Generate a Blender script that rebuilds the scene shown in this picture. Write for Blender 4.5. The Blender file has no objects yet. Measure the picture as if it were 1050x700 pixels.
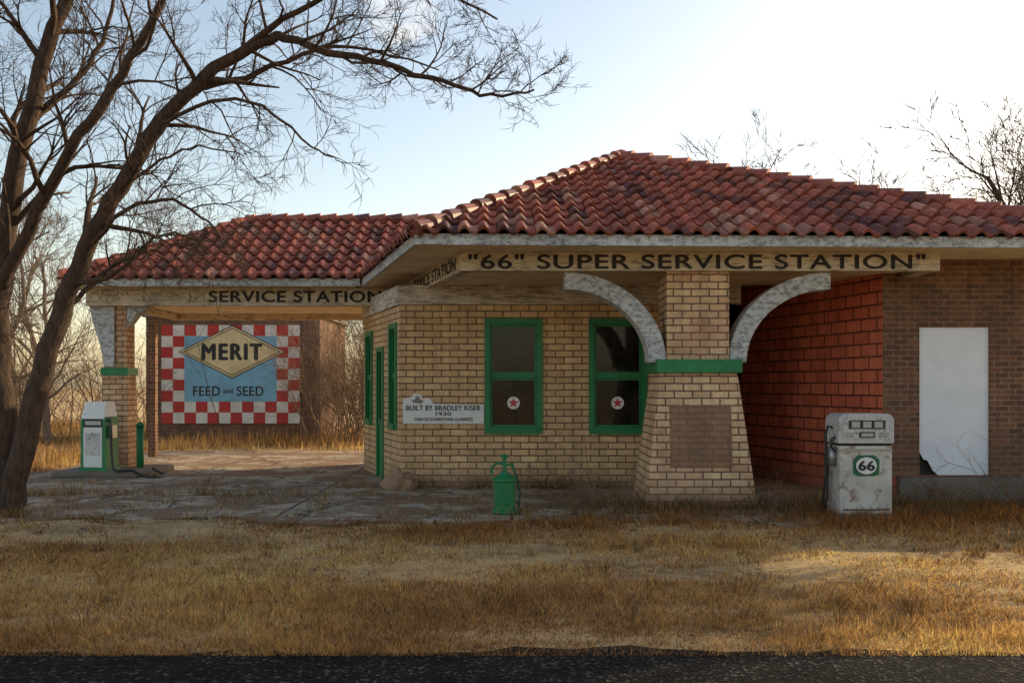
import bpy, bmesh, math, random
import numpy as np
from mathutils import Vector, Matrix
random.seed(7); np.random.seed(7)
sc=bpy.context.scene
V=Vector
SUN_AZ=55.0; SUN_EL=24.0
# ------------------------------------------------------------ materials
class NT:
    def __init__(s,name):
        s.m=bpy.data.materials.new(name); s.m.use_nodes=True
        s.n=s.m.node_tree.nodes; s.l=s.m.node_tree.links
        s.b=s.n['Principled BSDF']; s.out=s.n['Material Output']
    def node(s,t,**k):
        x=s.n.new(t)
        for a,b in k.items():
            if a in x.inputs.keys(): x.inputs[a].default_value=b
            else: setattr(x,a,b)
        return x
    def link(s,a,b): s.l.new(a,b)
    def noise(s,scale,detail=6,rough=.6,vec=None,dist=0):
        x=s.node('ShaderNodeTexNoise'); x.inputs['Scale'].default_value=scale
        x.inputs['Detail'].default_value=detail; x.inputs['Roughness'].default_value=rough
        x.inputs['Distortion'].default_value=dist
        if vec is None: vec=s.geo()
        s.link(vec,x.inputs['Vector']); return x.outputs['Fac']
    def geo(s):
        if not hasattr(s,'_g'): s._g=s.node('ShaderNodeNewGeometry')
        return s._g.outputs['Position']
    def uv(s):
        if not hasattr(s,'_u'): s._u=s.node('ShaderNodeTexCoord')
        return s._u.outputs['UV']
    def ramp(s,fac,stops):
        r=s.node('ShaderNodeValToRGB'); e=r.color_ramp.elements
        while len(e)<len(stops): e.new(.5)
        for i,(p,c) in enumerate(stops):
            e[i].position=p; e[i].color=tuple(c)[:3]+(1,) if hasattr(c,'__len__') else (c,c,c,1)
        s.link(fac,r.inputs[0]); return r.outputs[0]
    def mix(s,a,b,fac,mode='MIX'):
        x=s.node('ShaderNodeMix'); x.data_type='RGBA'; x.blend_type=mode
        for sock,val in ((x.inputs[0],fac),(x.inputs[6],a),(x.inputs[7],b)):
            if isinstance(val,bpy.types.NodeSocket): s.link(val,sock)
            elif hasattr(val,'__len__'): sock.default_value=tuple(val)[:3]+(1,)
            else: sock.default_value=val
        return x.outputs[2]
    def bump(s,h,strength=.4,dist=.02,prev=None):
        x=s.node('ShaderNodeBump'); x.inputs['Strength'].default_value=strength; x.inputs['Distance'].default_value=dist
        s.link(h,x.inputs['Height'])
        if prev is not None: s.link(prev,x.inputs['Normal'])
        s.link(x.outputs[0],s.b.inputs['Normal']); return x.outputs[0]
    def col(s,c):
        if isinstance(c,bpy.types.NodeSocket): s.link(c,s.b.inputs['Base Color'])
        else: s.b.inputs['Base Color'].default_value=tuple(c)[:3]+(1,)
    def rough(s,r): s.b.inputs['Roughness'].default_value=r

def brick_mat(name,c1,c2,mortar,w,h,ms,stain=(.25,.17,.1),stain_amt=.5,bump=.6,low=None):
    t=NT(name)
    nz=t.node('ShaderNodeTexNoise'); nz.inputs['Scale'].default_value=3
    t.link(t.uv(),nz.inputs['Vector'])
    vm=t.node('ShaderNodeVectorMath',operation='MULTIPLY_ADD')
    t.link(nz.outputs['Color'],vm.inputs[0]); vm.inputs[1].default_value=(.014,.014,0); t.link(t.uv(),vm.inputs[2])
    b=t.node('ShaderNodeTexBrick'); t.link(vm.outputs[0],b.inputs['Vector'])
    b.inputs['Scale'].default_value=1; b.inputs['Brick Width'].default_value=w; b.inputs['Row Height'].default_value=h
    b.inputs['Mortar Size'].default_value=ms; b.inputs['Mortar Smooth'].default_value=.25; b.inputs['Bias'].default_value=0
    b.inputs['Color1'].default_value=c1+(1,); b.inputs['Color2'].default_value=c2+(1,); b.inputs['Mortar'].default_value=mortar+(1,)
    n1=t.noise(1.1,8,.7); f=t.ramp(n1,[(.42,0.0),(.72,1.0)])
    fm=t.node('ShaderNodeMath',operation='MULTIPLY'); t.link(f,fm.inputs[0]); fm.inputs[1].default_value=stain_amt
    c=t.mix(b.outputs['Color'],stain,fm.outputs[0])
    n2=t.noise(22,5,.7); c=t.mix(c,t.ramp(n2,[(.25,.62),(.75,1.25)]),.7,'MULTIPLY')
    mp=t.node('ShaderNodeMapping'); t.link(t.geo(),mp.inputs[0]); mp.inputs['Scale'].default_value=(5,5,.5)
    c=t.mix(c,t.ramp(t.noise(1.0,6,.7,mp.outputs[0]),[(.35,.68),(.6,1.05)]),.75,'MULTIPLY')
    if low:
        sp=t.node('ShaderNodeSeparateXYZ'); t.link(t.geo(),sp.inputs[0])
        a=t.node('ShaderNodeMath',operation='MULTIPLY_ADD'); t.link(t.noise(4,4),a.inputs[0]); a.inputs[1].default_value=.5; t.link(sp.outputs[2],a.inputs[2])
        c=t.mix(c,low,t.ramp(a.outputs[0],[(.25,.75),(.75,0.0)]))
    t.col(c); t.rough(.9)
    inv=t.node('ShaderNodeMath',operation='SUBTRACT'); inv.inputs[0].default_value=1; t.link(b.outputs['Fac'],inv.inputs[1])
    p=t.bump(inv.outputs[0],bump,.02); t.bump(n2,.3,.01,p)
    return t.m
def paint(name,c,peel=(.3,.27,.23),amt=.35,rough=.7,scale=5,stretch=(1,1,1),dirt=.3):
    t=NT(name)
    mp=t.node('ShaderNodeMapping'); t.link(t.geo(),mp.inputs[0]); mp.inputs['Scale'].default_value=stretch
    n=t.noise(scale,12,.8,mp.outputs[0]); 
    f=t.ramp(n,[(max(0,.68-amt*.5),0.0),(min(1,.76-amt*.5),1.0)])
    a=t.mix(c,peel,f)
    n2=t.noise(1.7,6,.7); a=t.mix(a,t.ramp(n2,[(.3,1-dirt),(.7,1.05)]),1,'MULTIPLY')
    t.col(a); t.rough(rough); t.bump(n,.25,.01); return t.m
def plain(name,c,rough=.6,metal=0,var=.2,scale=12):
    t=NT(name); n=t.noise(scale,5,.6); t.col(t.mix(c,t.ramp(n,[(.25,1-var),(.75,1+var*.5)]),1,'MULTIPLY'))
    t.rough(rough); t.b.inputs['Metallic'].default_value=metal; return t.m
def vcol(name,attr='Col',rough=.8,transl=0,nscale=30,namt=.3):
    t=NT(name); a=t.node('ShaderNodeAttribute'); a.attribute_name=attr
    c=t.mix(a.outputs['Color'],t.ramp(t.noise(nscale,5,.65),[(.25,1-namt),(.75,1+namt*.6)]),1,'MULTIPLY')
    t.col(c); t.rough(rough)
    if transl:
        tr=t.node('ShaderNodeBsdfTranslucent'); t.link(c,tr.inputs[0])
        ms=t.node('ShaderNodeMixShader'); ms.inputs[0].default_value=transl
        t.link(t.b.outputs[0],ms.inputs[1]); t.link(tr.outputs[0],ms.inputs[2]); t.link(ms.outputs[0],t.out.inputs[0])
    return t

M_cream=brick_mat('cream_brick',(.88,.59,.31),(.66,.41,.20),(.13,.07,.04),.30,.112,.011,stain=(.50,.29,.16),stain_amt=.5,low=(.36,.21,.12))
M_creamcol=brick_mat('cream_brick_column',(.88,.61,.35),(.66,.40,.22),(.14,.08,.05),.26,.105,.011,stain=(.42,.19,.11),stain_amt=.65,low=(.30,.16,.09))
M_brown=brick_mat('brown_brick',(.28,.12,.06),(.13,.063,.04),(.32,.23,.15),.22,.085,.009,stain=(.09,.055,.035),stain_amt=.6)
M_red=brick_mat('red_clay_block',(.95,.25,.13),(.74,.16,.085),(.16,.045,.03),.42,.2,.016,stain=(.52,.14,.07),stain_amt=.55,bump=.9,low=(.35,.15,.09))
M_patch=brick_mat('brown_patch',(.38,.20,.11),(.30,.16,.09),(.24,.13,.08),.24,.085,.012,stain_amt=.5,bump=.3)
M_white=paint('weathered_white_wood',(.78,.70,.58),(.34,.27,.20),.40,scale=5,stretch=(.6,.6,5),dirt=.45)
M_arch=paint('white_bracket_paint',(.70,.69,.67),(.30,.29,.28),.40,scale=11,stretch=(1,1,1.6),dirt=.45)
M_sign=paint('sign_board_paint',(.78,.65,.48),(.36,.26,.17),.36,scale=5,stretch=(.7,.7,4),dirt=.4)
M_green=paint('green_paint',(.015,.23,.07),(.03,.12,.05),.18,.5,dirt=.4)
M_black=paint('black_letter_paint',(.022,.018,.016),(.20,.15,.11),.16,.7,scale=14)
M_faded=paint('faded_letter_paint',(.42,.34,.25),(.66,.56,.42),.44,.8,scale=9)
def soffit_mat():
    t=NT('soffit_boards'); w=t.node('ShaderNodeTexWave'); w.bands_direction='Y'; w.wave_profile='SAW'
    w.inputs['Scale'].default_value=3.2; t.link(t.geo(),w.inputs[0])
    r=t.ramp(w.outputs['Fac'],[(0.0,.35),(.1,1.0),(1.0,1.0)])
    c=t.mix((.88,.73,.52),(.62,.47,.30),t.ramp(t.noise(2,7,.7),[(.4,0.0),(.7,1.0)]))
    t.col(t.mix(c,r,1,'MULTIPLY')); t.rough(.8); t.bump(r,.4,.01); return t.m
M_soff=soffit_mat()
def concrete_mat(name,base,slab=True):
    t=NT(name); c=t.mix(base,tuple(x*.6 for x in base),t.ramp(t.noise(.7,9,.7),[(.35,0.0),(.7,1.0)]))
    c=t.mix(c,t.ramp(t.noise(18,6,.7),[(.25,.6),(.75,1.2)]),1,'MULTIPLY')
    if slab:
        b=t.node('ShaderNodeTexBrick'); t.link(t.geo(),b.inputs['Vector']); b.inputs['Scale'].default_value=1
        b.inputs['Brick Width'].default_value=3.1; b.inputs['Row Height'].default_value=2.6; b.inputs['Mortar Size'].default_value=.026; b.offset=0
        c=t.mix(c,(.05,.04,.03),b.outputs['Fac'])
        nv=t.node('ShaderNodeTexNoise'); nv.inputs['Scale'].default_value=2.5; t.link(t.geo(),nv.inputs[0])
        for sc_,wd in ((.55,.024),(1.5,.016)):
            v=t.node('ShaderNodeTexVoronoi'); v.feature='DISTANCE_TO_EDGE'; v.inputs['Scale'].default_value=sc_
            ad=t.node('ShaderNodeVectorMath',operation='MULTIPLY_ADD'); t.link(nv.outputs['Color'],ad.inputs[0]); ad.inputs[1].default_value=(.6,.6,.6); t.link(t.geo(),ad.inputs[2])
            t.link(ad.outputs[0],v.inputs['Vector'])
            c=t.mix(c,(.055,.04,.025),t.ramp(v.outputs['Distance'],[(.004,1.0),(wd+.004,0.0)]))
        d=t.noise(.9,10,.76); c=t.mix(c,(.23,.135,.07),t.ramp(d,[(.45,0.0),(.53,.95)]))
    t.col(c); t.rough(.92); t.bump(t.noise(20,8,.75),.7,.03); return t.m
M_apron=concrete_mat('apron_concrete',(.62,.50,.37))
M_found=concrete_mat('foundation_concrete',(.28,.23,.18),False)
def ground_mat():
    t=NT('dry_grass_soil')
    n1=t.noise(.6,9,.7); n2=t.noise(6,8,.7); n3=t.noise(60,4,.7)
    c=t.mix((.58,.38,.17),(.20,.12,.06),t.ramp(n1,[(.46,0.0),(.62,1.0)]))
    c=t.mix(c,(.74,.51,.23),t.ramp(n2,[(.44,0.0),(.72,.8)]))
    c=t.mix(c,t.ramp(n3,[(.25,.55),(.75,1.25)]),1,'MULTIPLY')
    t.col(c); t.rough(1); p=t.bump(n2,.6,.06); t.bump(n3,.6,.03,p); return t.m
M_ground=ground_mat()
def asphalt_mat():
    t=NT('asphalt_gravel'); v=t.node('ShaderNodeTexVoronoi'); v.inputs['Scale'].default_value=45; t.link(t.geo(),v.inputs['Vector'])
    c=t.mix((.012,.011,.011),(.14,.125,.11),t.ramp(v.outputs['Color'],[(.70,0.0),(.98,1.0)]))
    c=t.mix(c,t.ramp(t.noise(2,6,.6),[(.3,.4),(.7,1.1)]),1,'MULTIPLY'); t.col(c); t.rough(1); t.b.inputs['Specular IOR Level'].default_value=.1; t.bump(v.outputs['Distance'],.8,.015); return t.m
M_asph=asphalt_mat()
def glass_mat():
    t=NT('window_glass'); c=t.mix((.010,.009,.008),(.055,.042,.030),t.ramp(t.noise(2.2,7,.7),[(.45,0.0),(.78,1.0)])); t.col(c)
    t.rough(.06); t.b.inputs['Specular IOR Level'].default_value=.28; t.bump(t.noise(3,2),.05,.02); return t.m
M_glass=glass_mat()
def bark_mat(name,c1,c2):
    t=NT(name); mp=t.node('ShaderNodeMapping'); t.link(t.geo(),mp.inputs[0]); mp.inputs['Scale'].default_value=(9,9,2)
    n=t.noise(2.2,8,.7,mp.outputs[0]); t.col(t.mix(c1,c2,t.ramp(n,[(.35,0.0),(.65,1.0)]))); t.rough(.95); t.bump(n,.9,.04); return t.m
M_bark=bark_mat('tree_bark',(.032,.019,.013),(.125,.070,.042))
M_bark2=bark_mat('pale_bark',(.11,.075,.055),(.24,.17,.12))
M_steel=plain('grey_steel',(.35,.35,.34),.4,.6)
M_rub=plain('rubber_hose',(.02,.02,.02),.5)

# ------------------------------------------------------------ mesh builder
class MB:
    def __init__(s): s.v=[]; s.f=[]; s.mi=[]; s.c=[]
    def add(s,vs,fs,mi=0,M=None,col=None):
        o=len(s.v)
        for p in vs:
            p=V(p); s.v.append(M@p if M else p)
        for f in fs: s.f.append([i+o for i in f]); s.mi.append(mi); s.c.append(col)
    def box(s,x0,x1,y0,y1,z0,z1,mi=0,M=None):
        s.add([(x0,y0,z0),(x1,y0,z0),(x1,y1,z0),(x0,y1,z0),(x0,y0,z1),(x1,y0,z1),(x1,y1,z1),(x0,y1,z1)],
              [(0,3,2,1),(4,5,6,7),(0,1,5,4),(1,2,6,5),(2,3,7,6),(3,0,4,7)],mi,M)
    def frustum(s,cx,cy,hx0,hy0,hx1,hy1,z0,z1,mi=0,M=None):
        s.add([(cx-hx0,cy-hy0,z0),(cx+hx0,cy-hy0,z0),(cx+hx0,cy+hy0,z0),(cx-hx0,cy+hy0,z0),
               (cx-hx1,cy-hy1,z1),(cx+hx1,cy-hy1,z1),(cx+hx1,cy+hy1,z1),(cx-hx1,cy+hy1,z1)],
              [(0,3,2,1),(4,5,6,7),(0,1,5,4),(1,2,6,5),(2,3,7,6),(3,0,4,7)],mi,M)
    def prism(s,poly,z0,z1,mi=0,M=None):
        n=len(poly); vs=[(p[0],p[1],z0) for p in poly]+[(p[0],p[1],z1) for p in poly]
        s.add(vs,[list(range(n))[::-1],list(range(n,2*n))]+[(i,(i+1)%n,(i+1)%n+n,i+n) for i in range(n)],mi,M)
    def prismY(s,poly,y0,y1,mi=0,M=None):
        n=len(poly); vs=[(p[0],y0,p[1]) for p in poly]+[(p[0],y1,p[1]) for p in poly]
        s.add(vs,[list(range(n)),list(range(n,2*n))[::-1]]+[((i+1)%n,i,i+n,(i+1)%n+n) for i in range(n)],mi,M)
    def revolve(s,prof,c,n=20,mi=0,M=None):
        vs=[];fs=[]
        for r,z in prof:
            for k in range(n):
                a=2*math.pi*k/n; vs.append((c[0]+r*math.cos(a),c[1]+r*math.sin(a),c[2]+z))
        for i in range(len(prof)-1):
            for k in range(n): fs.append((i*n+k,i*n+(k+1)%n,(i+1)*n+(k+1)%n,(i+1)*n+k))
        fs.append(list(range(n))[::-1]); fs.append([ (len(prof)-1)*n+k for k in range(n)])
        s.add(vs,fs,mi,M)
    def tube(s,pts,rad,n=6,mi=0,M=None,col=None,cap=True):
        pts=[V(p) for p in pts]; vs=[];fs=[]
        for i,p in enumerate(pts):
            d=(pts[min(i+1,len(pts)-1)]-pts[max(i-1,0)])
            if d.length<1e-6: d=V((0,0,1))
            d.normalize(); ref=V((0.13,0.99,0.05)) if abs(d.y)<.9 else V((1,0,0))
            a=d.cross(ref).normalized(); b=d.cross(a); r=rad[i] if hasattr(rad,'__len__') else rad
            for k in range(n):
                t=2*math.pi*k/n; vs.append(p+a*(r*math.cos(t))+b*(r*math.sin(t)))
        for i in range(len(pts)-1):
            for k in range(n): fs.append((i*n+k,i*n+(k+1)%n,(i+1)*n+(k+1)%n,(i+1)*n+k))
        if cap: fs.append(list(range(n))[::-1]); fs.append([(len(pts)-1)*n+k for k in range(n)])
        s.add(vs,fs,mi,M,col)
    def build(s,name,mats,parent=None,bevel=0,smooth=False,uv=True,loc=None):
        me=bpy.data.meshes.new(name); me.from_pydata([tuple(p) for p in s.v],[],s.f)
        if not hasattr(mats,'__len__'): mats=[mats]
        for m in mats: me.materials.append(m)
        me.polygons.foreach_set('material_index',s.mi)
        if smooth: me.polygons.foreach_set('use_smooth',[True]*len(s.f))
        if any(c is not None for c in s.c):
            ca=me.color_attributes.new('Col','FLOAT_COLOR','CORNER'); arr=[]
            for f,c in zip(s.f,s.c): arr+=list((c or (1,1,1))[:3]+(1,))*len(f)
            ca.data.foreach_set('color',arr)
        if uv:
            u=me.uv_layers.new(name='UVMap'); 
            for p in me.polygons:
                nn=p.normal
                if abs(nn.z)<.8:
                    t=V((-nn.y,nn.x,0)).normalized()
                    for li in p.loop_indices:
                        co=me.vertices[me.loops[li].vertex_index].co; u.data[li].uv=(co.dot(t),co.z)
                else:
                    for li in p.loop_indices:
                        co=me.vertices[me.loops[li].vertex_index].co; u.data[li].uv=(co.x,co.y)
        ob=bpy.data.objects.new(name,me); sc.collection.objects.link(ob)
        if loc is not None:
            me.transform(Matrix.Translation(-V(loc))); ob.location=loc
        if parent: 
            ob.parent=parent; ob.matrix_parent_inverse=Matrix.Translation(-parent.location)
        if bevel:
            b=ob.modifiers.new('bevel','BEVEL'); b.width=bevel; b.segments=3; b.limit_method='ANGLE'
        return ob
def empty(name,loc):
    e=bpy.data.objects.new(name,None); e.location=loc; e.empty_display_size=.3; sc.collection.objects.link(e); return e
def text(name,body,w,h,org,rotz,mat,parent,bold=0.0,sp=1.08):
    cu=bpy.data.curves.new(name,'FONT'); cu.body=body; cu.size=1; cu.offset=0; cu.extrude=0; cu.space_character=sp
    tmp=bpy.data.objects.new('tmp',cu); sc.collection.objects.link(tmp)
    dg=bpy.context.evaluated_depsgraph_get(); me=bpy.data.meshes.new_from_object(tmp.evaluated_get(dg))
    bpy.data.objects.remove(tmp)
    xs=[v.co.x for v in me.vertices]; ys=[v.co.y for v in me.vertices]
    x0,x1,y0,y1=min(xs),max(xs),min(ys),max(ys)
    base=[((v.co.x-x0)/(x1-x0)*w,(v.co.y-y0)/(y1-y0)*h) for v in me.vertices]; fs=[list(p.vertices) for p in me.polygons]
    R=Matrix.Translation(V(org))@Matrix.Rotation(rotz,4,'Z'); g=MB()
    sh=[(0,0)] if bold<=0 else [(0,0),(bold,0),(-bold,0),(0,bold*.6),(0,-bold*.6)]
    for i,(a,b) in enumerate(sh): g.add([(x+a,-.0004*i,z+b) for x,z in base],fs,0,R)
    return g.build(name,mat,parent,uv=False)
def wallM(p0,p1):
    d=V((p1[0]-p0[0],p1[1]-p0[1],0)); L=d.length; d.normalize(); n=V((-d.y,d.x,0))
    M=Matrix(((d.x,n.x,0,p0[0]),(d.y,n.y,0,p0[1]),(0,0,1,0),(0,0,0,1))); return M,L
def wall(mb,p0,p1,z0,z1,th,ops,mi=0):
    M,L=wallM(p0,p1); s=0
    for (a,b,za,zb) in sorted(ops):
        mb.box(s,a,0,th,z0,z1,mi,M)
        if za>z0: mb.box(a,b,0,th,z0,za,mi,M)
        mb.box(a,b,0,th,zb,z1,mi,M); s=b
    mb.box(s,L,0,th,z0,z1,mi,M); return M,L

# ------------------------------------------------------------ tile roof
def tilecol():
    r=random.random(); k=random.uniform(.65,1.2)
    if r<.15: c=(.20,.055,.04)
    elif r<.28: c=(.54,.23,.15)
    else: c=(.47,.115,.062)
    return V(c)*k
M_tile=vcol('clay_roof_tile','Col',.5,0,9,.5).m
def tile_slope(name,e0,e1,top,parent,per=.262,course=.40):
    e0,e1=V(e0),V(e1); top=[V(t) for t in top]
    u=(e1-e0).normalized(); n=u.cross(top[0]-e0).normalized()
    if n.z<0: n=-n
    v=n.cross(u).normalized()
    if v.z<0: v=-v
    L=(e1-e0).length; H=max((t-e0).dot(v) for t in top)
    us=[(t-e0).dot(u) for t in top]+[0,L]; u0,u1=min(us)-.2,max(us)+.2
    nt=int((u1-u0)/per)+1; nc=int(H/course)+1; S=8
    bm=bmesh.new(); cl=bm.loops.layers.float_color.new('Col')
    for k in range(nc):
        v0=k*course-(.07 if k==0 else 0); v1=(k+1)*course+.04
        for i in range(nt):
            c=tilecol(); jz=random.uniform(-.008,.010); jv=random.uniform(-.02,.02); ju=random.uniform(-.008,.008)
            rows=[[],[],[]]
            for j in range(S+1):
                p=j/S; uu=u0+(i+p)*per
                if p<=.625: f=.078*math.sin(math.pi*p/.625)
                else: f=-.018*math.sin(math.pi*(p-.625)/.375)
                lo=.048+jz
                for r,(vv,hh) in enumerate(((v0+jv,f*.9+lo-.04),(v0+jv,f+lo),(v1,f*.85+.004))):
                    rows[r].append(bm.verts.new(e0+u*(uu+ju)+v*vv+n*hh))
            for j in range(S):
                for a,b in ((0,1),(1,2)):
                    f=bm.faces.new((rows[a][j],rows[a][j+1],rows[b][j+1],rows[b][j])); f.smooth=(a==1)
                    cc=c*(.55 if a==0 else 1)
                    for lp in f.loops: lp[cl]=(cc.x,cc.y,cc.z,1)
    cen=sum(top,V())+e0+e1; cen/=len(top)+2
    edges=[(e0,top[0]),(e1,top[-1])]
    if len(top)==2: edges.append((top[0],top[1]))
    for a,b in edges:
        pn=(b-a).cross(n).normalized()
        if (cen-a).dot(pn)>0: pn=-pn
        g=bm.verts[:]+bm.edges[:]+bm.faces[:]
        bmesh.ops.bisect_plane(bm,geom=g,plane_co=a,plane_no=pn,clear_outer=True)
    me=bpy.data.meshes.new(name); bm.to_mesh(me); bm.free(); me.materials.append(M_tile)
    ob=bpy.data.objects.new(name,me); sc.collection.objects.link(ob); ob.parent=parent; ob.matrix_parent_inverse=Matrix.Translation(-parent.location)
def hip_caps(mb,a,b,step=.36,r=.12):
    a,b=V(a),V(b); d=(b-a); L=d.length; d.normalize(); n=int(L/step)
    for i in range(n+1):
        p=a+d*(i*step); q=a+d*min(L+.05,(i+1)*step+.06); c=tilecol()*.9
        up=V((0,0,.04+random.uniform(-.006,.008)))
        mb.tube([p+up,q+up-V((0,0,.03))],[r+.010,r-.022],12,col=(c.x,c.y,c.z))

st=empty('service_station',(1.5,17,0))
EZ=3.80
A=(-1.31,13.4,EZ);B=(9.1,13.8,EZ);C=(9.1,22.4,EZ);D=(-3.8,22.4,EZ);AP=(1.97,18.0,5.86)
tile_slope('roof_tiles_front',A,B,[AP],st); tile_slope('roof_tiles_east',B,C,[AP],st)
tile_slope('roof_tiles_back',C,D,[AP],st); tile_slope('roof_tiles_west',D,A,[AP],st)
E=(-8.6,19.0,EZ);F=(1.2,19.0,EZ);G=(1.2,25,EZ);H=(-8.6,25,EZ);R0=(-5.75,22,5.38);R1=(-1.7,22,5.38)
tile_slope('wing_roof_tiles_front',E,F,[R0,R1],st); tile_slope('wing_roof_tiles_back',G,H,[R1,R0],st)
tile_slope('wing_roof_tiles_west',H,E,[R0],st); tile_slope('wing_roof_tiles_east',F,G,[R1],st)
mb=MB()
for q in (A,B,C,D): hip_caps(mb,q,AP)
for q in (E,H): hip_caps(mb,q,R0)
hip_caps(mb,(R1[0],22,5.38),(R0[0],22,5.38)); hip_caps(mb,G,R1)
mb.build('hip_and_ridge_caps',M_tile,st,smooth=False)
mb=MB()
mb.revolve([(.20,-.08),(.22,.02),(.17,.08),(.08,.13),(.02,.15)],(AP[0],AP[1],AP[2]),14)
mb.revolve([(.15,-.05),(.15,.05),(.06,.11),(.02,.13)],(R0[0],R0[1],R0[2]),12)
mb.build('roof_finials',plain('finial_clay',(.38,.10,.07),.6),st,smooth=True)
mb=MB()
def dz(p,d=-.05): return (p[0],p[1],p[2]+d)
for tri in ((A,B,AP),(B,C,AP),(C,D,AP),(D,A,AP)): mb.add([dz(p) for p in tri],[(0,1,2)])
for q in ((E,F,R1,R0),(G,H,R0,R1)): mb.add([dz(p) for p in q],[(0,1,2,3)])
for q in ((H,E,R0),(F,G,R1)): mb.add([dz(p) for p in q],[(0,1,2)])
mb.build('roof_deck',plain('roof_felt',(.05,.03,.025),.9),st)
mb=MB()
def fascia(p,q,h=.15,t=.04,z1=3.795):
    M,L=wallM(p,q); mb.box(0,L,0,t,z1-h,z1,0,M)
fascia(A,B);fascia(B,C);fascia(C,D);fascia(D,A)
fascia(E,(-2.9,19.0));fascia((1.2,25),H);fascia(H,E)
mb.build('fascia_boards',M_arch,st,bevel=.004)
mb=MB()
mb.prism([(A[0]+.05,A[1]+.05),(B[0]-.05,B[1]+.05),(C[0]-.05,C[1]-.05),(D[0]+.05,D[1]-.05)],3.668,3.70)
mb.prism([(E[0]+.05,19.05),(-2.95,19.05),(-3.82,22.3),(-3.82,24.95),(E[0]+.05,24.95)],3.664,3.698)
mb.prism([(-.72,14.5),(6.0,14.5),(5.4,17.0),(-1.42,17.0)],3.46,3.50)
mb.prism([(-8.1,19.72),(-2.4,19.72),(-2.85,20.5),(-3.1,24.3),(-8.1,24.3)],3.50,3.54)
mb.build('soffit',M_soff,st)
mb=MB()
mb.box(-.74,6.15,14.30,14.5,3.395,3.666)
M,L=wallM((-2.26,19.68),(-.74,14.32)); mb.box(0,L,0,.18,3.395,3.664,0,M)
mb.box(5.95,6.15,14.5,15.2,3.40,3.664)
mb.box(-8.35,-2.26,19.5,19.7,3.31,3.662)
mb.box(-8.35,-3.1,24.3,24.5,3.35,3.662); mb.box(-8.35,-8.15,19.7,24.3,3.36,3.662)
mb.build('sign_beams',M_sign,st,bevel=.006)
mb=MB()
mb.box(-1.95,3.9,16.955,16.998,3.13,3.458)
M,L=wallM((-3.05,20.5),(-1.91,17.0)); mb.box(0,L,-.04,-.002,3.13,3.458,0,M)
mb.build('frieze_boards',M_white,st)
text('sign_lettering','"66" SUPER SERVICE STATION"',6.55,.205,(-.62,14.294,3.425),0,M_black,st,.009)
text('wing_sign_lettering','SERVICE STATION',3.36,.215,(-5.93,19.494,3.38),0,M_black,st,.011)
text('faded_wing_lettering','"66" SUPER',2.15,.205,(-8.25,19.494,3.385),0,M_faded,st,.003)
d=V((1.52,-5.36,0)).normalized(); o=V((-2.26,19.68,0))+d*.35+V((-d.y,d.x,0))*(-.006)
text('side_sign_lettering','SUPER SERVICE STATION',4.9,.19,(o.x,o.y,3.435),math.atan2(d.y,d.x),M_black,st,.012)
fx0,fx1=-1.91,3.9
ops=[(-.45-fx0,.50-fx0,.95,2.87),(1.33-fx0,2.29-fx0,.95,2.87)]
mb=MB(); MF,_=wall(mb,(fx0,17.0),(fx1,17.0),0,3.46,.25,ops)
sops=[(3.68-3.4,3.68-2.65,1.0,2.80),(3.68-2.15,3.68-1.5,0,2.45),(3.68-.92,3.68-.28,1.0,2.82)]
MS,LS=wall(mb,(-3.05,20.5),(fx0,17.0),0,3.46,.25,sops)
wall(mb,(fx1,17.0),(fx1,22),0,3.46,.25,[]); wall(mb,(fx1,22),(-3.05,22),0,3.46,.25,[]); wall(mb,(-3.05,22),(-3.05,20.5),0,3.46,.25,[])
mb.build('brick_walls',M_cream,st)
M_wh=plain('white_enamel',(.78,.77,.73),.5,0,.1); M_redp=plain('red_enamel',(.60,.03,.03),.5)
def window(M,a,b,z0,z1,nm,star=True):
    g=MB(); w=.075; y=-.03
    g.box(a-.02,a+w,y,.12,z0-.02,z1+.02,0,M); g.box(b-w,b+.02,y,.12,z0-.02,z1+.02,0,M)
    g.box(a+w,b-w,y,.12,z1-w,z1+.02,0,M); g.box(a+w,b-w,y-.03,.12,z0-.03,z0+.085,0,M)
    zm=(z0+z1)/2+.0; s=.040
    g.box(a+w,b-w,.015,.10,zm-.028,zm+.028,0,M)
    for (za,zb,yy) in ((zm+.03,z1-w,.03),(z0+.085,zm-.03,.05)):
        g.box(a+w,a+w+s,yy,yy+.04,za,zb,0,M); g.box(b-w-s,b-w,yy,yy+.04,za,zb,0,M)
        g.box(a+w+s,b-w-s,yy,yy+.04,zb-s,zb,0,M); g.box(a+w+s,b-w-s,yy,yy+.04,za,za+s,0,M)
        g.box(a+w+s,b-w-s,yy+.02,yy+.028,za+s,zb-s,1,M)
    if star:
        cx=(a+b)/2; cz=z0+.50
        def disc(r,y0,mi,n=28): g.prismY([(cx+r*math.cos(6.2832*k/n),cz+r*math.sin(6.2832*k/n)) for k in range(n)],y0,y0+.002,mi,M)
        disc(.115,.062,3); disc(.108,.059,2)
        pts=[(cx+(.095 if k%2==0 else .038)*math.sin(math.pi*k/5),cz+(.095 if k%2==0 else .038)*math.cos(math.pi*k/5)) for k in range(10)]
        g.prismY(pts,.056,.058,4,M)
    g.build(nm,[M_green,M_glass,M_wh,M_black,M_redp],st,bevel=0)
window(MF,-.45-fx0,.50-fx0,.95,2.87,'window_1'); window(MF,1.33-fx0,2.29-fx0,.95,2.87,'window_2')
window(MS,sops[0][0],sops[0][1],1.0,2.80,'window_3',False); window(MS,sops[2][0],sops[2][1],1.0,2.82,'window_4',False)
g=MB(); a,b=sops[1][0],sops[1][1]
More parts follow.
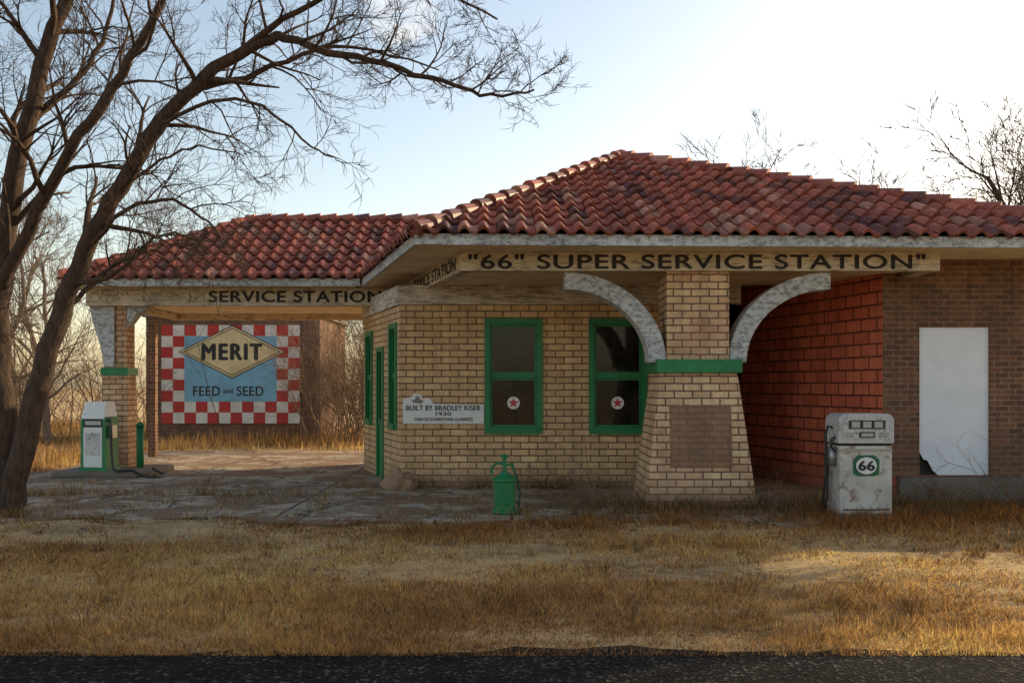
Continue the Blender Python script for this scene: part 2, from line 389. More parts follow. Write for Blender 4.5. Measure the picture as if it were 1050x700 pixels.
g.box(a-.02,a+.09,-.03,.1,0.03,2.47,0,MS); g.box(b-.09,b+.02,-.03,.1,0.03,2.47,0,MS); g.box(a+.09,b-.09,-.03,.1,2.38,2.47,0,MS); g.box(a+.09,b-.09,.02,.06,.03,1.1,0,MS); g.box(a+.09,b-.09,.04,.05,1.1,2.38,1,MS)
g.box(a+.12,a+.15,-.0,.02,1.0,1.12,2,MS)
g.build('side_door',[M_green,M_glass,M_steel],st)
mb=MB(); cx,cy=2.69,14.85
mb.box(cx-.45,cx+.45,cy-.45,cy+.45,2.125,3.396); mb.frustum(cx,cy,.80,.72,.555,.52,0,1.93)
mb.build('brick_pier',M_creamcol,st)
mb=MB(); mb.box(cx-.61,cx+.61,cy-.60,cy+.60,1.93,2.125); mb.build('pier_green_band',M_green,st,bevel=.01)
mb=MB(); fy=lambda z:cy-.72+.2*z/1.93
za,zb=.58,1.47
mb.add([(2.26,fy(za)-.012,za),(3.14,fy(za)-.012,za),(3.14,fy(zb)-.012,zb),(2.26,fy(zb)-.012,zb),(2.26,fy(za)+.03,za),(3.14,fy(za)+.03,za),(3.14,fy(zb)+.03,zb),(2.26,fy(zb)+.03,zb)],
 [(0,1,2,3),(1,5,6,2),(5,4,7,6),(4,0,3,7),(3,2,6,7),(0,4,5,1)])
mb.build('pier_patch',M_patch,st)
mb=MB()
for sgn in (-1,1):
    ccx=cx+sgn*(.452+1.48); cz=2.08; N=26; oa,ob_=1.48,1.312; ia,ib=1.22,1.06
    y0,y1=14.43,14.83; vs=[];fs=[]
    for k in range(N+1):
        t=math.pi/2*k/N
        for (ra,rb) in ((oa,ob_),(ia,ib)):
            for y in (y0,y1): vs.append((ccx-sgn*ra*math.cos(t),y,cz+rb*math.sin(t)))
    for k in range(N):
        o=k*4;q=o+4
        fs+=[(o,q,q+2,o+2),(o+1,o+3,q+3,q+1),(o,o+1,q+1,q),(o+2,q+2,q+3,o+3)]
    fs+=[(0,2,3,1),(N*4,N*4+1,N*4+3,N*4+2)]
    mb.add(vs,fs)
mb.build('arched_brackets',M_arch,st,bevel=.012)
mb=MB(); x,y=-7.83,19.86
mb.box(x-.22,x+.22,y-.22,y+.22,2.1,3.32); mb.frustum(x,y,.29,.29,.24,.24,0.1,1.95)
mb.build('wing_pier',M_creamcol,st)
mb=MB(); mb.box(x-.27,x+.27,y-.27,y+.27,1.95,2.1); mb.build('wing_pier_band',M_green,st)
mb=MB(); mb.box(-8.78,-8.60,24.0,24.18,0,3.35); mb.build('rear_post',M_brown,st)
mb=MB(); mb.prismY([(-8.05,2.15),(-8.05,3.31),(-8.35,3.31),(-8.28,3.0),(-8.15,2.6)],19.66,19.95); mb.prismY([(-7.61,2.9),(-7.42,3.15),(-7.15,3.31),(-7.61,3.31)],19.66,19.95)
mb.box(-8.04,-7.83,19.59,19.61,2.12,3.30)
mb.build('wing_brackets',M_arch,st)

pq=empty('history_sign',(-1.2,16.95,1.3)); g=MB()
g.prismY([(-1.86,1.10),(-.48,1.10),(-.48,1.42),(-1.34,1.44),(-1.40,1.53),(-1.52,1.53),(-1.54,1.59),(-1.66,1.62),(-1.72,1.55),(-1.86,1.52)],16.965,16.996)
g.build('board',M_wh,pq)
M_blk2=plain('black_paint',(.02,.02,.02),.6)
text('line_a','BUILT BY BRADLEY KISER',1.26,.085,(-1.80,16.96,1.325),0,M_blk2,pq,.003)
text('line_b','1930',.26,.065,(-1.30,16.96,1.235),0,M_blk2,pq,.003)
text('line_c','THEN IN DOWNTOWN ALANREED',1.0,.055,(-1.67,16.96,1.145),0,M_blk2,pq,.002)
g=MB(); g.prismY([(-1.68,1.45),(-1.60,1.45),(-1.56,1.43),(-1.50,1.49),(-1.57,1.51),(-1.58,1.56),(-1.64,1.57),(-1.65,1.51),(-1.72,1.50)],16.958,16.963); g.build('state_map',plain('map_grey',(.25,.22,.2)),pq)

bb=empty('brick_building',(8,17,0)); mb=MB()
dx=-.2576
wall(mb,(5.66,15.2),(12.3,15.2),.36,3.66,.25,[(.56,1.63,.38,2.64)],0)
wall(mb,(5.66+dx*7,22.2),(5.66,15.2),0,3.655,.25,[],1)
wall(mb,(12.3,15.2),(12.3,22.2),0,3.66,.25,[],0); wall(mb,(12.3,22.2),(3.86,22.2),0,3.66,.25,[],0)
mb.prism([(6.1,15.4),(12.2,15.4),(12.2,22.1),(4.3,22.1)],3.5,3.6,2)
mb.box(5.9,12.32,15.14,15.25,0,.355,2)
mb.build('walls',[M_brown,M_red,M_found],bb)
g=MB()
g.prismY([(6.22+.30,.38),(7.29,.38),(7.29,2.64),(6.22,2.64),(6.22,.75),(6.30,.62),(6.36,.60),(6.44,.45)],15.235,15.25)
g.build('white_door_panel',paint('white_panel_paint',(.84,.86,.90),(.5,.5,.5),.05,.6,dirt=.12),bb)
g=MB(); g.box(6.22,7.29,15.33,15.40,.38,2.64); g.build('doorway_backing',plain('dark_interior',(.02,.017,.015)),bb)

sh=empty('brick_shed',(-9,34,0)); mb=MB(); mb.box(-11.8,-6.2,32.1,37,0,3.95); mb.box(-11.9,-6.1,32.0,37.1,3.95,4.1,1); mb.build('walls',[M_brown,M_found],sh)
sg=empty('feed_and_seed_sign',(-9.05,32,2)); M_sr=paint('sign_red',(.58,.035,.025),(.5,.3,.25),.12,.6); M_sw=paint('sign_white',(.86,.80,.70),(.45,.38,.3),.15,.6)
M_sb=paint('sign_blue',(.24,.50,.66),(.35,.45,.5),.15,.6); M_sc=paint('sign_cream',(.90,.70,.36),(.5,.4,.25),.12,.6); M_sk=paint('sign_black',(.02,.02,.022),(.1,.1,.1),.08,.6)
g=MB(); x0,x1,z0,z1=-11.28,-6.83,.53,3.69; g.box(x0,x1,32.03,32.09,z0,z1,0); nx,nz=12,9; sx=(x1-x0)/nx; sz=(z1-z0)/nz
for i in range(nx):
    for j in range(nz):
        if (2<=i<10 and 2<=j<8): continue
        if (i+j)%2==0: g.box(x0+i*sx,x0+(i+1)*sx,32.024,32.03,z0+j*sz,z0+(j+1)*sz,1)
g.box(x0+2*sx,x0+10*sx,32.022,32.03,z0+2*sz,z0+8*sz,2)
cX,cZ=-9.0,2.83
def dia(hw,hh,y,mi): g.prismY([(cX-hw,cZ),(cX,cZ-hh),(cX+hw,cZ),(cX,cZ+hh)],y,y+.004,mi)
dia(1.72,.86,32.016,4); dia(1.66,.82,32.011,3); dia(1.56,.765,32.006,4); dia(1.50,.735,32.001,3)
g.build('panel',[M_sw,M_sr,M_sb,M_sc,M_sk],sg)
text('merit_text','MERIT',1.9,.50,(cX-.95,31.996,cZ-.25),0,M_sk,sg,.035,1.2)
text('feed_text','FEED',.85,.30,(-10.25,32.016,1.42),0,M_sk,sg,.008); text('and_text','and',.3,.14,(-9.28,32.016,1.5),0,M_sk,sg,.004); text('seed_text','SEED',.85,.30,(-8.85,32.016,1.42),0,M_sk,sg,.008)

# ------------------------------------------------------------ gas pumps
def rrect(x0,x1,z0,z1,r,n=7):
    p=[(x0,z0),(x1,z0)]
    for k in range(n+1): t=math.pi/2*k/n; p.append((x1-r+r*math.cos(t),z1-r+r*math.sin(t)))
    for k in range(n+1): t=math.pi/2*(1+k/n); p.append((x0+r+r*math.cos(t),z1-r+r*math.sin(t)))
    return p
M_pump=paint('pump_white_paint',(.64,.61,.54),(.30,.19,.12),.33,.5,scale=6,dirt=.5)
M_head=paint('pump_silver',(.60,.59,.56),(.26,.22,.18),.30,.4,scale=9,dirt=.35)
gp=empty('gas_pump',(4.6,13.0,0)); MP=Matrix.Translation((4.575,12.85,0))@Matrix.Rotation(math.radians(3),4,'Z')
g=MB(); g.box(-.36,.36,.0,.46,0,.09,2,MP); g.box(-.345,.345,.012,.45,.09,.97,0,MP)
g.prismY(rrect(-.365,.365,1.00,1.385,.10),-.01,.47,1,MP); g.box(-.33,.33,.02,.44,.97,1.0,3,MP)
g.build('body',[M_pump,M_head,M_found,M_blk2],gp,bevel=.015)
g=MB(); g.prismY(rrect(-.31,.31,1.05,1.345,.07),-.018,-.008,0,MP)
g.box(-.24,.24,-.024,-.016,1.19,1.30,1,MP)
for i,x in enumerate((-.15,0,.15)): g.box(x-.055,x+.055,-.030,-.022,1.205,1.285,2,MP)
g.box(-.10,.10,-.028,-.016,1.075,1.15,1,MP); g.box(-.08,.08,-.032,-.026,1.09,1.135,2,MP)
g.box(-.28,-.18,-.026,-.016,1.08,1.14,3,MP); g.box(.18,.28,-.026,-.016,1.08,1.14,3,MP)
g.box(-.345,.345,.004,.014,.90,.93,3,MP); g.box(-.30,.30,.002,.014,.14,.155,1,MP)
g.build('dial_face',[M_head,M_blk2,plain('dial_grey',(.45,.43,.38)),M_steel],gp)
g=MB()
def disc(cx,cz,r,y,mi,n=28,rz=1): g.prismY([(cx+r*math.cos(6.2832*k/n),cz+rz*r*math.sin(6.2832*k/n)) for k in range(n)],y,y+.006,mi,MP)
M_dkg=paint('sticker_green',(.02,.15,.06),(.2,.25,.18),.2,.6,scale=9)
g.prismY([(-.17,.61),(-.11,.58),(.11,.58),(.17,.61),(.175,.79),(.11,.85),(-.11,.85),(-.175,.79)],.006,.014,2,MP)
disc(0,.715,.150,.001,1,rz=.80); disc(0,.715,.138,-.004,0,rz=.80)
g.build('round_sticker',[M_wh,M_blk2,M_dkg],gp)
p=MP@V((-.10,-.007,.655)); text('sticker_numerals','66',.20,.12,tuple(p),math.radians(3),M_blk2,gp,.010)
g=MB(); g.tube([(-.375,.2,1.20),(-.43,.2,1.22),(-.46,.2,1.1),(-.45,.22,.6),(-.48,.24,.25),(-.44,.3,.12),(-.39,.33,.3),(-.385,.33,.75)],.017,8,0,MP)
g.box(-.42,-.35,.12,.30,.70,.95,1,MP); g.tube([(-.40,.2,.85),(-.40,.16,1.05),(-.40,.05,1.12)],[.022,.025,.012],8,1,MP)
g.tube([(-.38,.1,.9),(-.44,.06,.95),(-.44,.05,1.05),(-.38,.1,1.08)],.012,6,0,MP)
g.build('hose_and_nozzle',[M_rub,M_steel],gp,smooth=True)

gp2=empty('gas_pump.001',(-7.9,18.9,0)); MP=Matrix.Translation((-7.90,18.75,.14))@Matrix.Rotation(math.radians(-14),4,'Z')
g=MB(); g.box(-.30,.30,0,.42,0,.07,1,MP); g.box(-.20,.20,.0,.42,.07,.82,0,MP); g.box(-.27,-.203,.01,.41,.07,1.02,1,MP); g.box(.203,.27,.01,.41,.07,1.02,1,MP)
g.box(-.20,.20,.02,.40,.82,.97,2,MP)
g.add([(-.25,0,.98),(.25,0,.98),(.25,.4,.98),(-.25,.4,.98),(-.22,.08,1.30),(.22,.08,1.30),(.22,.36,1.30),(-.22,.36,1.30)],[(0,3,2,1),(4,5,6,7),(0,1,5,4),(1,2,6,5),(2,3,7,6),(3,0,4,7)],0,MP)
g.box(-.16,.16,-.008,.0,.30,.72,3,MP); g.box(-.17,.17,.005,.02,.86,.94,3,MP)
g.build('body',[M_wh,M_green,M_blk2,M_head],gp2,bevel=.012)
def arc(ps,n=5):
    ps=[V(p) for p in ps]; o=[]
    for i in range(len(ps)-1):
        p0=ps[max(i-1,0)];p1=ps[i];p2=ps[i+1];p3=ps[min(i+2,len(ps)-1)]
        for k in range(n):
            t=k/n; o.append(.5*((2*p1)+(p2-p0)*t+(2*p0-5*p1+4*p2-p3)*t*t+(3*p1-p0-3*p2+p3)*t**3))
    o.append(ps[-1]); return o
g=MB(); g.tube(arc([(.27,.15,.92),(.36,.02,.98),(.43,-.04,.75),(.46,-.06,.30),(.56,-.10,.03),(.85,-.02,.03),(1.05,.06,-.08),(1.35,.0,-.085),(1.30,.35,-.085),(.95,.5,.025)]),.024,8,0,MP); g.box(.272,.33,.12,.28,.62,.86,1,MP)
g.build('hose_and_nozzle',[M_rub,M_steel],gp2,smooth=False)
gpt=MB(); gpt.tube([(-7.32,19.6,0),(-7.32,19.6,.95)],.07,12); gpt.revolve([(.085,0),(.09,.05),(.03,.1)],(-7.32,19.6,.93),12)
gpt.build('green_bollard',M_green,smooth=True)
isl=MB(); isl.prism([(-8.6,18.55),(-7.0,18.55),(-6.85,18.8),(-6.85,20.2),(-7.0,20.4),(-8.6,20.4)],.03,.14); isl.build('pump_island',M_found,bevel=.03)

od=empty('oil_dispenser',(-.12,13.3,0)); c=(-.10,13.35,0); g=MB()
g.revolve([(.13,.04),(.165,.05),(.165,.08),(.135,.10),(.145,.46),(.17,.47),(.17,.50),(.12,.53),(.07,.56),(.05,.60)],c,22)
g.tube([(c[0],c[1],.55),(c[0],c[1],.80)],.028,10); g.revolve([(.045,0),(.05,.03),(.02,.05)],(c[0],c[1],.78),12)
g.tube([(c[0],c[1],.70),(c[0]-.10,c[1],.71),(c[0]-.17,c[1],.66),(c[0]-.18,c[1],.54)],.018,8); g.tube([(c[0]-.18,c[1],.62),(c[0]-.18,c[1]-.10,.62)],.013,8)
g.tube([(c[0]+.02,c[1],.68),(c[0]+.11,c[1],.70),(c[0]+.13,c[1],.60)],.018,8)
for k in range(3):
    a=2.1*k+.5; g.tube([(c[0]+.11*math.cos(a),c[1]+.11*math.sin(a),.08),(c[0]+.15*math.cos(a),c[1]+.15*math.sin(a),0)],.02,6)
g.box(c[0]-.06,c[0]+.06,c[1]-.165,c[1]-.13,.18,.36)
g.build('body',M_green,od,smooth=False,bevel=.003)
g=MB(); g.tube([(c[0]+.13,c[1],.60),(c[0]+.17,c[1],.5),(c[0]+.21,c[1],.3),(c[0]+.19,c[1],.12),(c[0]+.16,c[1],.2)],.014,8); g.build('hose',plain('dark_green_hose',(.015,.06,.03)),od,smooth=True)

# ------------------------------------------------------------ ground
g=MB(); g.add([(-500,-200,0),(500,-200,0),(500,900,0),(-500,900,0)],[(0,1,2,3)]); g.build('ground',M_ground)
def wob(x): return .28*math.sin(x*1.1+.6)+.17*math.sin(x*2.9)+.08*math.sin(x*6.7+1)
def edge(x0,x1,y,n,j): return [(x0+(x1-x0)*k/n, y+wob(x0+(x1-x0)*k/n)*j+random.uniform(-.05,.05)) for k in range(n+1)]
g=MB(); g.prism(edge(-9.6,3.9,12.75,90,1)+[(4.3,17),(4.0,22),(-4,26),(-9.4,26)],-.05,.03); g.build('concrete_apron',M_apron)
g=MB(); e=edge(-60,60,6.56,600,.22); g.add([(x,y,.006) for x,y in e]+[(60,-3,.006),(-60,-3,.006)],[list(range(len(e)+2))]); g.build('road',M_asph)

rng=np.random
_ph=rng.uniform(0,6.28,(12,4))
def field(x,y,o=0):
    s=np.zeros_like(x)
    for i in range(12):
        f=.5*1.42**i; s=s+np.sin(x*f*np.cos(_ph[i,0]+o)+y*f*1.6*np.sin(_ph[i,0]+o)+_ph[i,1]+2*np.sin(x*f*.31+_ph[i,2])+1.5*np.sin(y*f*.4+_ph[i,3]))/(1+.28*i)
    return np.clip(.5+s/5.0,0,1)
def blades(name,n,xf,yf,hf,wf,mat,lean=.6,palette=None,mask=None,zone=None):
    y=yf(n); x=xf(y)
    if mask is not None:
        k=mask(x,y); x=x[k]; y=y[k]
    n=len(x); h=hf(n,x,y); w=wf(n,y); a=rng.uniform(0,2*np.pi,n); l=np.abs(rng.normal(0,lean,n))*h; la=rng.uniform(0,2*np.pi,n)
    P=np.zeros((n,3,3),np.float32)
    dx=np.cos(a)*w; dy=np.sin(a)*w
    P[:,0,0]=x-dx;P[:,0,1]=y-dy;P[:,1,0]=x+dx;P[:,1,1]=y+dy; P[:,2,0]=x+np.cos(la)*l; P[:,2,1]=y+np.sin(la)*l; P[:,2,2]=h
    me=bpy.data.meshes.new(name); me.vertices.add(3*n); me.vertices.foreach_set('co',P.ravel())
    me.loops.add(3*n); me.loops.foreach_set('vertex_index',np.arange(3*n,dtype=np.int32))
    me.polygons.add(n); me.polygons.foreach_set('loop_start',np.arange(0,3*n,3,dtype=np.int32))
    try: me.polygons.foreach_set('loop_total',np.full(n,3,dtype=np.int32))
    except Exception: pass
    pal=np.array(palette); idx=rng.randint(0,len(pal),n); c=pal[idx]*rng.uniform(.65,1.3,(n,1))
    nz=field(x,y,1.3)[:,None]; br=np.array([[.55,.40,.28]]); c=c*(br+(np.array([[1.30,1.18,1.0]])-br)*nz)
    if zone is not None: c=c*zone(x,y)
    c=np.clip(c,0,.95)
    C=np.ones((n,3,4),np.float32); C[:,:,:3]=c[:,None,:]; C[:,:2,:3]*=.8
    ca=me.color_attributes.new('Col','FLOAT_COLOR','POINT'); ca.data.foreach_set('color',C.ravel())
    me.update(calc_edges=True); me.materials.append(mat); ob=bpy.data.objects.new(name,me); sc.collection.objects.link(ob); return ob
GM=vcol('dry_grass','Col',.8,.55,3,.2).m
STRAW=[(.95,.68,.28),(.86,.57,.20),(.66,.40,.15),(.38,.22,.10),(.88,.64,.29),(.38,.29,.11),(.26,.15,.08)]
def xf(y): return rng.uniform(-1,1,len(y))*(y*.54+.8)
def mask_fg(x,y):
    f=field(x,y); f2=field(x*2.3,y*2.3,.7)
    onap=(y>12.8)&(x>-9.6)&(x<4.1); inb=(y>15)&(x>-2.2)
    sp=(rng.rand(len(x))<.06)|((f>.55)&(rng.rand(len(x))<.85))
    return (~onap | (sp&(y<17.5)))&((f*.6+f2*.4)>.24+rng.rand(len(x))*.42)&~inb
def hfg(n,x,y): 
    f=field(x,y); f2=field(x*2.3,y*2.3,.7)
    return (.012+.11*(f*f2)*rng.rand(n)**1.3+.06*rng.rand(n)**9)*(1+1.3*((y>10.6)&(y<14.5)&(x>.8))+.5*((y>10.3)&(y<13)&(x<.8)))
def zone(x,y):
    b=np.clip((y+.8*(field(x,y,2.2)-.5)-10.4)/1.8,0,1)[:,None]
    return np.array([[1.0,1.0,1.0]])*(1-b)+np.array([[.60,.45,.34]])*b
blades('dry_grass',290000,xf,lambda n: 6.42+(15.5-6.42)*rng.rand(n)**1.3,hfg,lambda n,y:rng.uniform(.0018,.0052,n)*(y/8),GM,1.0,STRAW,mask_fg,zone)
def xfl(y): return -y*.54-1+rng.rand(len(y))*(y*.54-1.0)
def msk(x,y): return ~((y<26.5)&(x>-9.3))&~((y>31.9)&(x>-12)&(x<-6))&(field(x,y)>rng.rand(len(x))*.5)
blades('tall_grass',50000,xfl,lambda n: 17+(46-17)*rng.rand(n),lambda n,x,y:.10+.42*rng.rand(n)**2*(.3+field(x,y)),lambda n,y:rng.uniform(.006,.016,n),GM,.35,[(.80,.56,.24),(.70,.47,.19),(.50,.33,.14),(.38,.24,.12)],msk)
g=MB()
def tuft(x,y,n,h,r,dk=1.0):
    for _ in range(n):
        a=random.uniform(0,6.28); rr=r*random.random(); px,py=x+rr*math.cos(a),y+rr*math.sin(a); hh=h*random.uniform(.3,1); l=random.uniform(.1,.9)*hh
        c=V(random.choice(STRAW))*random.uniform(.4,.8)*dk
        g.tube([(px,py,0),(px+l*.4*math.cos(a),py+l*.4*math.sin(a),hh*.6),(px+l*math.cos(a),py+l*math.sin(a),hh)],[.003,.0025,.001],3,col=(c.x,c.y,c.z),cap=False)
for x,y,n,h,r in ((1.6,14.1,120,.35,.35),(1.1,13.9,90,.3,.3),(3.7,14.1,90,.3,.3),(2.6,13.9,80,.22,.5),(4.2,14.2,70,.35,.3),(5.3,14.4,80,.3,.4),(6.5,14.7,90,.3,.5),(8,14.7,80,.3,.5),(4.1,13.0,50,.25,.15),(5.1,12.9,60,.25,.2),(4.5,12.75,50,.2,.3),(.2,13.6,50,.2,.15),(-.4,13.5,50,.16,.2),(-1.8,16.7,40,.2,.2),(-.5,16.8,40,.15,.4),(.9,16.8,60,.3,.5),(-6.5,13.1,90,.25,.5),(-7.2,13.3,90,.3,.4)):
    tuft(x,y,n,h,r)
for _ in range(190):
    x=random.uniform(-9,3); y=random.choice((13.0,15.6,15.6,random.uniform(12.8,18.2),random.uniform(12.8,15))) + random.gauss(0,.06)
    if y>15 and x>-2: continue
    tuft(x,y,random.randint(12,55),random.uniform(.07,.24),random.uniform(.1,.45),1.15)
for _ in range(40):
    tuft(random.uniform(-1.8,1.8),random.uniform(16.6,16.9),random.randint(12,40),random.uniform(.12,.32),.25)
for _ in range(95):
    x=random.uniform(.6,8.6); y=random.uniform(13.0,14.8)
    if 1.7<x<3.7 and y>14: y=13.9
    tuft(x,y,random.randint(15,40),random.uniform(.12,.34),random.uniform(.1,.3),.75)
for _ in range(170):
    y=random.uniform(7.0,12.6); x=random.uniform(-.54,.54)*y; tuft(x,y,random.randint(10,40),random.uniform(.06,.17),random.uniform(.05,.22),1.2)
g.build('weed_tufts',GM,uv=False)

n=15000; y=6.7+rng.rand(n)**.75*11; x=rng.uniform(-1,1,n)*(y*.54+.5); k=(field(x,y,2.9)>.42+.25*rng.rand(n)); x=x[k];y=y[k]; g=MB()
for px,py in zip(x,y):
    if py>16.9 and px>-2.9: continue
    s=random.uniform(.010,.028); a=random.uniform(0,6.28); t=random.uniform(-.5,.5); z=random.uniform(.02,.05) if py<12.6 else .037
    ux,uy=math.cos(a)*s,math.sin(a)*s; c=V(random.choice([(.22,.11,.06),(.30,.17,.09),(.14,.075,.045),(.42,.28,.16)]))
    g.add([(px-ux,py-uy,z),(px+uy*.5,py-ux*.5,z+s*abs(t)),(px+ux,py+uy,z+.005),(px-uy*.5,py+ux*.5,z+s*.3)],[(0,1,2,3)],0,None,(c.x,c.y,c.z))
g.build('fallen_leaves',GM,uv=False)

bm=bmesh.new(); bmesh.ops.create_icosphere(bm,subdivisions=3,radius=.2)
for v in bm.verts:
    v.co.x*=1.3; v.co.z*=.9; v.co*=1+.25*math.sin(v.co.x*23+v.co.y*17)*math.cos(v.co.z*19)
    if v.co.z>0: v.co.x*=1-.9*v.co.z/.25*.5
me=bpy.data.meshes.new('rock'); bm.to_mesh(me); bm.free(); me.materials.append(plain('rock_stone',(.36,.22,.13),.9,0,.4,8)); ob=bpy.data.objects.new('rock',me); ob.location=(-1.85,16.5,.12); ob.scale=(1.15,1.15,1.25); sc.collection.objects.link(ob)

# ------------------------------------------------------------ trees
def grow(mb,p,d,L,r,depth,seed_up=.15,sides=5,kids=(3,5),rmin=.0022):
    n=5 if depth>1 else 4; pts=[V(p)]; d=V(d).normalized(); rad=[r]; dirs=[d]
    bend=V((random.gauss(0,1),random.gauss(0,1),random.gauss(0,1)))*.12
    for i in range(n):
        d=(d+bend+V((random.gauss(0,.13),random.gauss(0,.13),random.gauss(0,.13)+seed_up*.18))).normalized()
        pts.append(pts[-1]+d*(L/n)); rad.append(r*(1-.78*(i+1)/n)+.0012); dirs.append(d)
    mb.tube(pts,rad,sides if depth>1 else 3,cap=False)
    if depth<=0: return
    for _ in range(random.randint(*kids)):
        t=random.uniform(.25,1)*n; i=min(int(t),n-1); q=pts[i].lerp(pts[i+1],t-i); dd=dirs[i+1]
        perp=dd.cross(V((random.gauss(0,1),random.gauss(0,1),random.gauss(0,1)))).normalized()
        nd=(dd*random.uniform(.6,1.1)+perp*random.uniform(.5,.95)+V((0,0,seed_up*.6))).normalized()
        grow(mb,q,nd,L*random.uniform(.45,.7),max(rmin,rad[i]*random.uniform(.42,.62)),depth-1,seed_up,max(3,sides-1),kids,rmin)
def limb(mb,pts,r0,r1,spawn,sl=(1.0,1.9),depth=3,start=.3,sides=9,up=.2,kids=(3,5),rmin=.0027):
    pts=[V(p) for p in pts]
    sm=[]
    for i in range(len(pts)-1):
        p0=pts[max(i-1,0)];p1=pts[i];p2=pts[i+1];p3=pts[min(i+2,len(pts)-1)]
        for k in range(4):
            t=k/4; sm.append(.5*((2*p1)+(p2-p0)*t+(2*p0-5*p1+4*p2-p3)*t*t+(3*p1-p0-3*p2+p3)*t**3))
    sm.append(pts[-1]); N=len(sm)
    for i in range(1,N-1): sm[i]+=V((random.gauss(0,1),random.gauss(0,1),random.gauss(0,1)))*.018
    rad=[r0+(r1-r0)*(i/(N-1))**.85 for i in range(N)]
    mb.tube(sm,rad,sides)
    for k in range(spawn):
        t=start+(1-start)*(k+random.random())/spawn; f=t*(N-1); i=min(int(f),N-2); q=sm[i].lerp(sm[i+1],f-i); dd=(sm[i+1]-sm[i]).normalized()
        perp=dd.cross(V((random.gauss(0,1),random.gauss(0,1),random.gauss(0,1)))).normalized()
        nd=(dd*random.uniform(.4,1)+perp*random.uniform(.6,1.1)+V((0,0,up))).normalized()
        grow(mb,q,nd,random.uniform(*sl)*(1.15-.45*t),max(.006,rad[i]*random.uniform(.33,.55)),depth,up,5,kids,rmin)
def wp(px,py,d): return V(((px-525)*d/1021,d,1.75+(395-py)*d/1021))   # survey notes -> metres
g=MB()
limb(g,[wp(6,532,13.4),wp(20,480,13.4),wp(38,400,13.45),wp(62,320,13.5),wp(88,255,13.4),wp(125,190,13.3),wp(160,132,13.2),wp(200,88,13.1),wp(245,54,13.0),wp(285,36,12.9)],.175,.066,12,(1.0,1.7),3,.35)
limb(g,[wp(285,36,12.9),wp(335,52,12.8),wp(395,66,12.8),wp(455,84,12.7),wp(505,98,12.7),wp(548,92,12.7)],.06,.013,17,(.55,1.0),3,.05,7)
limb(g,[wp(200,88,13.1),wp(250,80,13.4),wp(310,56,13.7),wp(380,50,14),wp(450,72,14.2)],.055,.01,12,(.6,1.2),3,.1,7)
limb(g,[wp(245,54,13.0),wp(290,20,12.8),wp(350,-10,12.6),wp(430,-20,12.5),wp(510,20,12.4)],.055,.012,14,(.7,1.3),3,.1,7)
limb(g,[wp(6,532,13.45),wp(2,430,13.6),wp(-4,340,13.7),wp(6,240,13.8),wp(26,130,13.9),wp(50,50,14),wp(78,-30,14.1),wp(100,-110,14.2)],.21,.07,16,(1.2,2.2),3,.3)
limb(g,[wp(0,300,13.75),wp(40,215,13.5),wp(80,140,13.2),wp(125,75,13.0),wp(165,5,12.8),wp(195,-70,12.7)],.10,.04,14,(1.1,2.0),3,.2)
limb(g,[wp(38,400,13.45),wp(60,330,13.9),wp(95,290,14.2),wp(135,262,14.4),wp(180,238,14.6),wp(215,262,14.7)],.055,.010,12,(.6,1.1),3,.3,7,.0)
limb(g,[wp(88,255,13.4),wp(130,215,13.0),wp(175,205,12.7),wp(215,230,12.6),wp(235,262,12.5)],.038,.008,11,(.5,1.0),3,.15,7,-.1)
limb(g,[wp(-4,340,13.7),wp(-50,250,13.4),wp(-70,150,13.2),wp(-60,40,13.2),wp(-20,-60,13.2)],.11,.04,14,(1.2,2.0),3,.2)
limb(g,[wp(26,130,13.9),wp(80,80,14.3),wp(110,30,14.6),wp(120,-40,14.8)],.06,.02,9,(1.0,1.7),3,.1,7)
limb(g,[wp(160,132,13.2),wp(215,105,12.9),wp(270,110,12.7),wp(320,150,12.6),wp(345,165,12.6)],.034,.007,10,(.5,1.0),2,.1,6,0)
limb(g,[wp(125,190,13.3),wp(165,165,13.6),wp(205,150,13.9),wp(250,160,14.1)],.03,.007,9,(.6,1.0),2,.1,6,.1)
g.build('bare_tree',M_bark,smooth=True,uv=False,loc=(-6.8,13.4,0)); print('tree faces',len(g.f))

def gen_tree(seed,h,r,depth=3,mat=M_bark2,name='bare_tree',rmin=.008):
    random.seed(seed); g=MB(); 
    limb(g,[(0,0,0),(random.gauss(0,.1),random.gauss(0,.1),h*.18),(random.gauss(0,.2),0,h*.35),(random.gauss(0,.4),random.gauss(0,.3),h*.55),(random.gauss(0,.6),random.gauss(0,.4),h*.78)],r,r*.3,15,(h*.25,h*.40),depth,.2,8,.3,(3,5),rmin)
    return g.build(name,mat,smooth=True,uv=False)
t1=gen_tree(3,9,.17); t2=gen_tree(11,10,.2); t3=gen_tree(25,7,.13)
t4=gen_tree(41,11,.24,3,M_bark,rmin=.013); t5=gen_tree(52,10,.22,3,M_bark,rmin=.013)
def place(src,x,y,s,rz,name='bare_tree'):
    o=bpy.data.objects.new(name,src.data); o.location=(x,y,0); o.scale=(s*random.uniform(.9,1.1),s,s*random.uniform(.9,1.1)); o.rotation_euler=(0,0,rz); sc.collection.objects.link(o)
t1.location=(-19,38,0); t2.location=(-15,44,0); t3.location=(-13.5,29,0); t4.location=(16,33,0); t5.location=(19.5,36,0)
